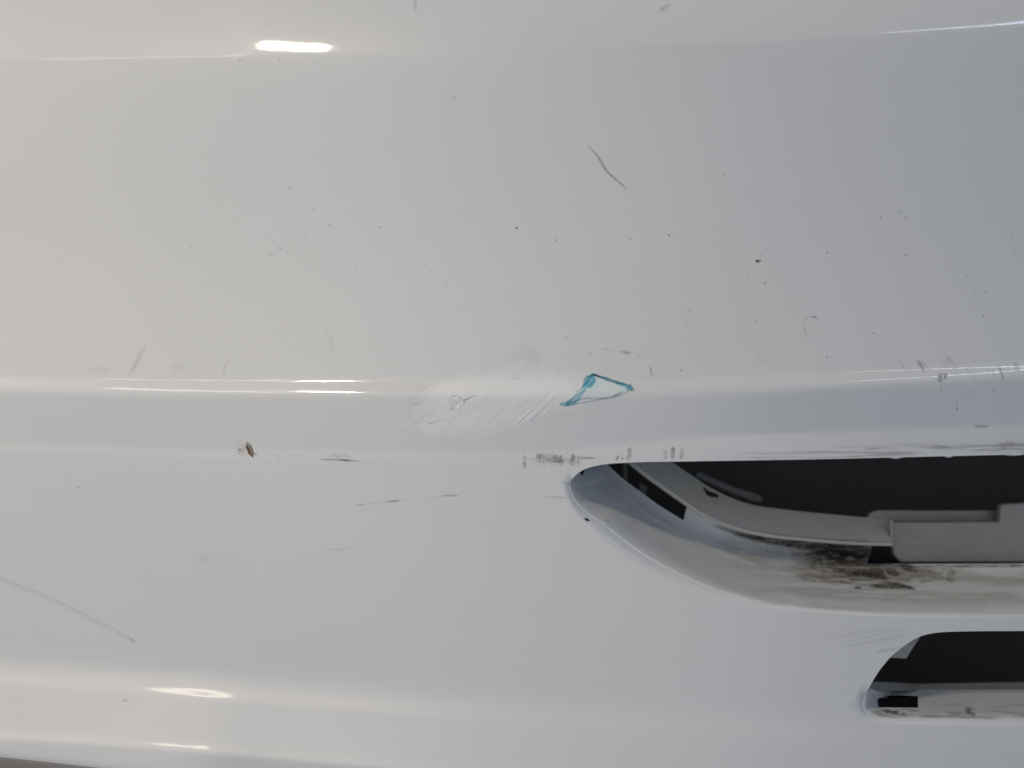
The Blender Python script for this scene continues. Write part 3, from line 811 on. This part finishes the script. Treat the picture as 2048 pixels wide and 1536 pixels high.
# blue-green paint mark
t = Film(1110, 735, 1285, 825, 0.7, 22, 1.0)
tri = np.array([(1188, 752), (1262, 776), (1236, 789), (1180, 800), (1142, 806)])
ins = inside(t.x, t.y, tri)
dt = dist_line(t.x, t.y, np.vstack([tri, tri[:1]])).reshape(t.x.shape)
t.put(sstep(0.35, 0.6, np.where(ins, 1, 1-sstep(0, 5, dt))*(0.55+0.9*t.n(14, 5, -0.5, 1)))*0.96, (0.80, 0.86, 0.86))
t.put(np.where(ins, 1, 0)*sstep(0.45, 0.75, t.n(22, 7, -0.6, 5))*0.8, (0.62, 0.80, 0.83))
TEAL = (0.045, 0.36, 0.50)
t.stroke([(1187, 750), (1183, 757), (1177, 765), (1168, 774)], 19, 0.85, TEAL, 0.35, 0.55, 4.0, (9, 5))
t.stroke([(1176, 768), (1160, 786), (1146, 803), (1122, 809)], 12, 0.8, (0.08, 0.42, 0.55), 0.35, 0.75, 3.0, (14, 3))
t.stroke([(1196, 752), (1210, 757), (1232, 765), (1262, 773)], 6.0, 0.85, (0.04, 0.32, 0.42), 0.3, 0.6, 2.0, (9, 3))
t.stroke([(1181, 750), (1190, 750), (1203, 756)], 4.0, 0.85, (0.03, 0.07, 0.10), 0.3, 0.25, 1.0)
t.stroke([(1198, 753), (1224, 763), (1250, 770)], 1.8, 0.8, (0.03, 0.08, 0.10), 0.3, 0.3, 0.8)
t.blob(1258, 775, 9, 6.0, 0.8, (0.03, 0.26, 0.34), 0.15, 0.8, (5, 4), 0.3)
t.blob(1262, 779, 8, 5, 0.6, (0.08, 0.44, 0.56), 0.3, 0.8, (5, 4), 0.3)
t.stroke([(1146, 803), (1170, 797), (1200, 797), (1226, 793), (1247, 783)], 2.6, 0.55, (0.20, 0.22, 0.20), 0.15, 0.6, 0.9, (6, 2.5))
t.stroke([(1222, 794), (1244, 785)], 3.4, 0.5, (0.18, 0.17, 0.15), 0.3, 0.5, 0.9, (4, 2.5))
t.stroke([(1136, 808), (1152, 802)], 4, 0.45, (0.14, 0.2, 0.22), 0.3, 0.5)
t.blob(1150, 760, 26, 18, 0.10, (0.60, 0.74, 0.74), -0.6, 0.8, (12, 5), 0.1)
t.build('paint_mark', y_out, skin, M_DIRT, 'teal triangular paint transfer outlined on the ridge', lift=0.00028)

# grime and painted contact shadow on the flange below the grille bezel
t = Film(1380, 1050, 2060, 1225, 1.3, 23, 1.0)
d_ = np.hypot((t.x-1715)/190, (t.y-1105)/42)
t.put((1-sstep(0.1, 1.15, d_ + 0.7*(t.n(40, 12, 0.12, 1)-0.5)))*0.42, (0.17, 0.14, 0.11))
t.put((1-sstep(0.2, 1.0, np.hypot((t.x-1560)/150, (t.y-1095)/55) + 0.6*(t.n(50, 16, 0.2, 2)-0.5)))*0.25, (0.20, 0.17, 0.13))
t.put((1-sstep(0.2, 1.05, np.hypot((t.x-1690)/130, (t.y-1112)/34) + 0.6*(t.n(26, 10, 0.1, 12)-0.5)))*0.6, (0.10, 0.075, 0.055))
BLK = (0.018, 0.013, 0.009)
strk = 0.6*t.n(70, 5, 0.02, 3) + 0.4*t.n(22, 6, 0.05, 33)
m = (1-sstep(0.25, 1.0, np.hypot((t.x-1712)/120, (t.y-1110)/34) + 0.9*(strk-0.5)))
t.put(m*0.95, BLK)
m = (1-sstep(0.1, 1.0, np.hypot((t.x-1740)/125, (t.y-1148)/38) + 1.5*(strk-0.42)))
t.put(m*0.85, (0.05, 0.036, 0.025))
t.stroke([(1470, 1067), (1540, 1081), (1600, 1088), (1680, 1095), (1745, 1099)], 14, 0.8, (0.03, 0.022, 0.016), 0.5, 0.35, 6.0, (26, 8))  # contact shadow under the bead, painted as a dark stroke
t.stroke([(1395, 1030), (1442, 1055), (1500, 1074)], 5, 0.5, (0.06, 0.05, 0.04), 0.4, 0.4, 3.0, (20, 6))  # same painted shadow along the bead's left part
t.stroke([(1630, 1132), (1700, 1134.5), (1760, 1134), (1806, 1136)], 3.4, 0.65, (0.42, 0.39, 0.34), 0.15, 0.6, 1.6, (14, 3))  # light edge of a flange step, painted as a pale line
t.stroke([(1690, 1116), (1710, 1119)], 6, 0.5, (0.40, 0.37, 0.32), 0.3, 0.6, 2.0, (8, 4))
t.blob(1787, 1146, 19, 7, 0.8, (0.06, 0.06, 0.055), 0.3, 0.5, (9, 5), 0.2)
t.stroke([(1768, 1140), (1776, 1152), (1800, 1158), (1812, 1142)], 7, 0.6, (0.48, 0.44, 0.38), 0.3, 0.4, 2.4, (9, 4))
t.stroke([(1798, 1128), (1814, 1136), (1834, 1142)], 10, 0.9, BLK, 0.4, 0.4, 3.0, (12, 5))
t.stroke([(1740, 1172), (1790, 1171), (1828, 1177)], 10, 0.9, (0.035, 0.027, 0.02), 0.5, 0.35, 3.5, (20, 4))
t.blob(1716, 1175, 9, 4, 0.75, (0.05, 0.04, 0.03), 0, 0.6, (5, 4), 0.2)
t.blob(1650, 1150, 70, 20, 0.5, (0.15, 0.11, 0.08), 0.1, 0.8, (26, 6), 0.05)
t.blob(1901, 1150, 13, 18, 0.4, (0.22, 0.20, 0.17), 0.5, 0.9, (7, 9), 0.1)
t.blob(1855, 1150, 62, 18, 0.45, (0.28, 0.245, 0.20), 0, 0.8, (22, 6), 0.1)
t.put(0.22*sstep(1440, 1600, t.x)*sstep(0.35, 0.7, t.n(120, 10, 0.03, 41))*sstep(1225, 1195, t.y), (0.30, 0.27, 0.23))
t.stroke([(1800, 1133), (1920, 1132), (2050, 1131)], 5, 0.55, (0.14, 0.12, 0.10), 0.1, 0.7, 2.0, (22, 4))
mk = ~inside(t.x, t.y, HOLE1)
t.a *= mk*(0.62 + 0.38*sstep(0.25, 0.6, 0.5*t.n(4.5, 3, 0.1, 80) + 0.5*t.n(12, 4, 0.05, 81)))
t.build('grime_film', y_fl1, flange, M_DIRT, 'black and brown grime on the flange, with painted bead shadow and pale step line', stuff=True, lift=0.0004)
t = Film(1150, 930, 1480, 1190, 1.6, 24)
t.put(inside(t.x, t.y, O1)*sstep(0.5, 0.8, t.n(30, 22, 0.6, 1))*0.07*(dist_line(t.x, t.y, E1).reshape(t.x.shape) > 30), (0.2, 0.19, 0.17))
for (a_, b_) in ((1165, 1000), (1268, 1044), (1305, 1052), (1380, 1092), (1215, 1041), (1540, 1180)):
    t.blob(a_, b_, 3.2, 2.6, 0.55, GREY, 0, 0.4)
t.a *= ~(inside(t.x, t.y, HOLE1) | (dist_line(t.x, t.y, F1).reshape(t.x.shape) < 2.0)) & ~inside(t.x, t.y, NICK) & inside(t.x, t.y, O1) & (dist_line(t.x, t.y, TOP1).reshape(t.x.shape) > 2.5)
t.build('grime_film', y_fl1, flange, M_DIRT, 'thin grey dust on the flange', stuff=True, lift=0.0004)

# dirt on the ledge of the lower opening
t = Film(1735, 1386, 2060, 1446, 1.2, 25, 1.0)
t.put(sstep(1398, 1426, t.y)*(1-sstep(1430, 1440, t.y))*0.38*sstep(0.35, 0.7, t.n(40, 8, 0, 1)), (0.34, 0.33, 0.28))
t.blob(1939, 1425, 14, 9, 0.6, (0.17, 0.17, 0.13), 0.6, 0.7, (7, 6), 0.3)
t.blob(1786, 1424, 22, 5, 0.6, (0.12, 0.09, 0.06), 0.15, 0.7, (8, 4), 0.3)
t.blob(1826, 1421, 14, 3, 0.4, (0.5, 0.40, 0.28), 0, 0.6, (8, 4), 0.3)
t.blob(1790, 1432, 14, 3.5, 0.7, (0.85, 0.85, 0.85), 0, 0.6, (8, 4), 0.3)
t.stroke([(1745, 1424), (1770, 1431), (1830, 1432), (2000, 1436)], 5, 0.3, (0.28, 0.26, 0.22), 0.1, 0.6, 2.0, (22, 4))
t.a *= ~(inside(t.x, t.y, SLOT2) | (dist_line(t.x, t.y, np.vstack([SLOT2, SLOT2[:1]])).reshape(t.x.shape) < 1.2)) & inside(t.x, t.y, O2)
t.build('grime_film', y_fl2, ledge, M_DIRT, 'greenish dirt along the lower ledge', stuff=True, lift=0.0004)

# chip beside the flange
t = Film(1160, 1028, 1190, 1050, 0.6, 26, 1.0)
t.stroke([(1169.5, 1037), (1174, 1039.5), (1178.5, 1041.5)], 5.0, 0.9, (0.05, 0.045, 0.04), 0.4, 0.3, 0.8)
t.build('paint_chip', y_out, skin, M_DIRT, 'tiny black paint chip beside the opening')

# dust specks
SPK = [(580,377,3.4,.55),(626,418,2.6,.35),(659,449,2.8,.6),(760,454,3,.6),(611,470,2.6,.5),(745,480,2.4,.3),(535,477,2.6,.4),(560,496,3,.7),(541,508,2.6,.6),(380,492,2.8,.5),(385,518,2.4,.3),(353,500,2.8,.25),
       (713,541,2.4,.6),(738,555,2.4,.5),(645,521,2,.4),(622,531,2.4,.3),(850,530,2.6,.4),(893,564,2.6,.45),(832,553,2.2,.3),(973,531,2.2,.3),(543,588,2.4,.4),(579,604,2.4,.35),(726,622,2.4,.4),(810,597,2.2,.2),(955,331,3,.3),(960,425,3.4,.2),
       (1033,456,3.6,.9),(1112,480,2.8,.75),(1260,477,2.8,.75),(1338,470,3.2,.9),(1324,492,2.4,.4),(1448,350,2.6,.7),(1654,505,3,.9),(1530,566,2.8,.8),(1496,550,2.4,.6),(1521,509,2.2,.6),(1317,535,2.6,.5),(1132,590,2.6,.5),(1380,621,2.8,.7),
       (1300,601,2.6,.5),(1374,641,2.6,.4),(1512,642,2.6,.4),(1455,592,2.2,.4),(1464,579,2.2,.4),(1483,566,2.4,.4),(1602,553,2.4,.35),(1597,603,2.2,.35),(1018,592,2.4,.3),(1132,675,3,.7),(980,660,2.4,.4),
       (1802,425,2.8,.7),(1811,434.5,2.8,.7),(1762,435,2.8,.7),(1811,509.5,3,.7),(1812,372,2.4,.4),(1728,546,2.4,.5),(1721,571,2.4,.4),(2025,467,2.8,.45),(2028,502,2.8,.55),(1935,552,2.6,.5),(1948,584,2.8,.55),(1971,585,2.8,.55),(1966,631,3,.85),
       (2029,657,2.4,.5),(1746,666,2.8,.55),(1760,676,2.8,.5),(1654,714,3,.75),(1362,740,3,.75),(1988,780,2.8,.85),(1513,644,2.4,.4),(1374,624,2,.4),(484,692,2.6,.5),(325,693,2.4,.4),(156,975,3.6,.55),(480,120,4,.35),(559,119,3.6,.3),
       (237,853,2.2,.35),(1193,1237,2.6,.35),(1139,1380,3,.15),(1627,280,3,.35),(1608,411,2.8,.3),(1285,295,3,.2),(1006,332,2.6,.3),(300,1088,3,.12),(760,1207,4,.15),(26,1146,5,.15)]
rng = np.random.default_rng(5)
for _ in range(150):
    SPK.append((rng.uniform(-200, 2250), rng.normal(560, 170), rng.uniform(1.6, 2.6), rng.uniform(.10, .38)))
VV = []; FF = []; CC = []; NN = []
for (sx, sy, r, al) in SPK:
    if inside(np.array([sx]), np.array([sy]), O1)[0]: continue
    k0 = sum(len(v) for v in VV); n_ = 9
    ph = rng.uniform(0, 6.28); ang = np.arange(n_)/n_*2*math.pi
    rad = 0.72*r*rng.uniform(0.75, 1.15, n_)
    el = rng.uniform(0.7, 1.0)
    px = np.r_[sx, sx + 0.5*rad*np.cos(ang), sx + 1.15*rad*np.cos(ang)]
    py = np.r_[sy, sy + 0.5*rad*np.sin(ang)*el, sy + 1.15*rad*np.sin(ang)*el]
    VV.append(P(px, py, y_out(px, py) - 0.0002)); NN.append(normals_of(y_out, px, py))
    c_ = np.zeros((2*n_+1, 4)); c_[:, :3] = (0.09, 0.085, 0.08); c_[:n_+1, 3] = al*0.62; CC.append(c_)
    for i in range(n_):
        j = (i+1) % n_
        FF += [(k0, k0+1+i, k0+1+j), (k0+1+i, k0+1+n_+i, k0+1+n_+j), (k0+1+i, k0+1+n_+j, k0+1+j)]
sp = fast_mesh('dust_specks', np.vstack(VV), np.array(FF), M_DIRT, skin, np.vstack(NN), np.vstack(CC))
sp['kind'] = 'stuff'; sp['label'] = 'tiny dark dust specks scattered over the white paint'
t = Film(1505, 512, 1526, 532, 0.6, 27, 1.0)
t.blob(1517, 522, 6.5, 4.5, 0.45, (0.45, 0.30, 0.10), 0, 0.4); t.blob(1514.5, 522, 3.2, 2.8, 0.9, (0.03, 0.02, 0.015), 0, 0.3)
t.build('rust_spot', y_out, skin, M_DIRT, 'tiny rust spot with a dark centre')

# paint drips hanging from the upper edge of the opening
for (dx, dyy, rx, rz) in [(1793, 914.2, 14, 4.2), (1899, 911.6, 10, 4.2), (2030, 909, 22, 3.2)]:
    bm = bmesh.new(); bmesh.ops.create_uvsphere(bm, u_segments=20, v_segments=12, radius=1)
    c = P(np.array([dx]), np.array([dyy]), y_out(np.array([dx]), np.array([dyy])))[0]
    for v in bm.verts:
        v.co = Vector((c[0] + v.co.x*rx*S, c[1] + 0.0010 + v.co.y*0.0012, c[2] + v.co.z*rz*S + (v.co.x*rx*S)*0.022))
    me = bpy.data.meshes.new('paint_drip'); bm.to_mesh(me); bm.free(); me.materials.append(M_PAINT)
    for p_ in me.polygons: p_.use_smooth = True
    link(bpy.data.objects.new('paint_drip', me), skin)
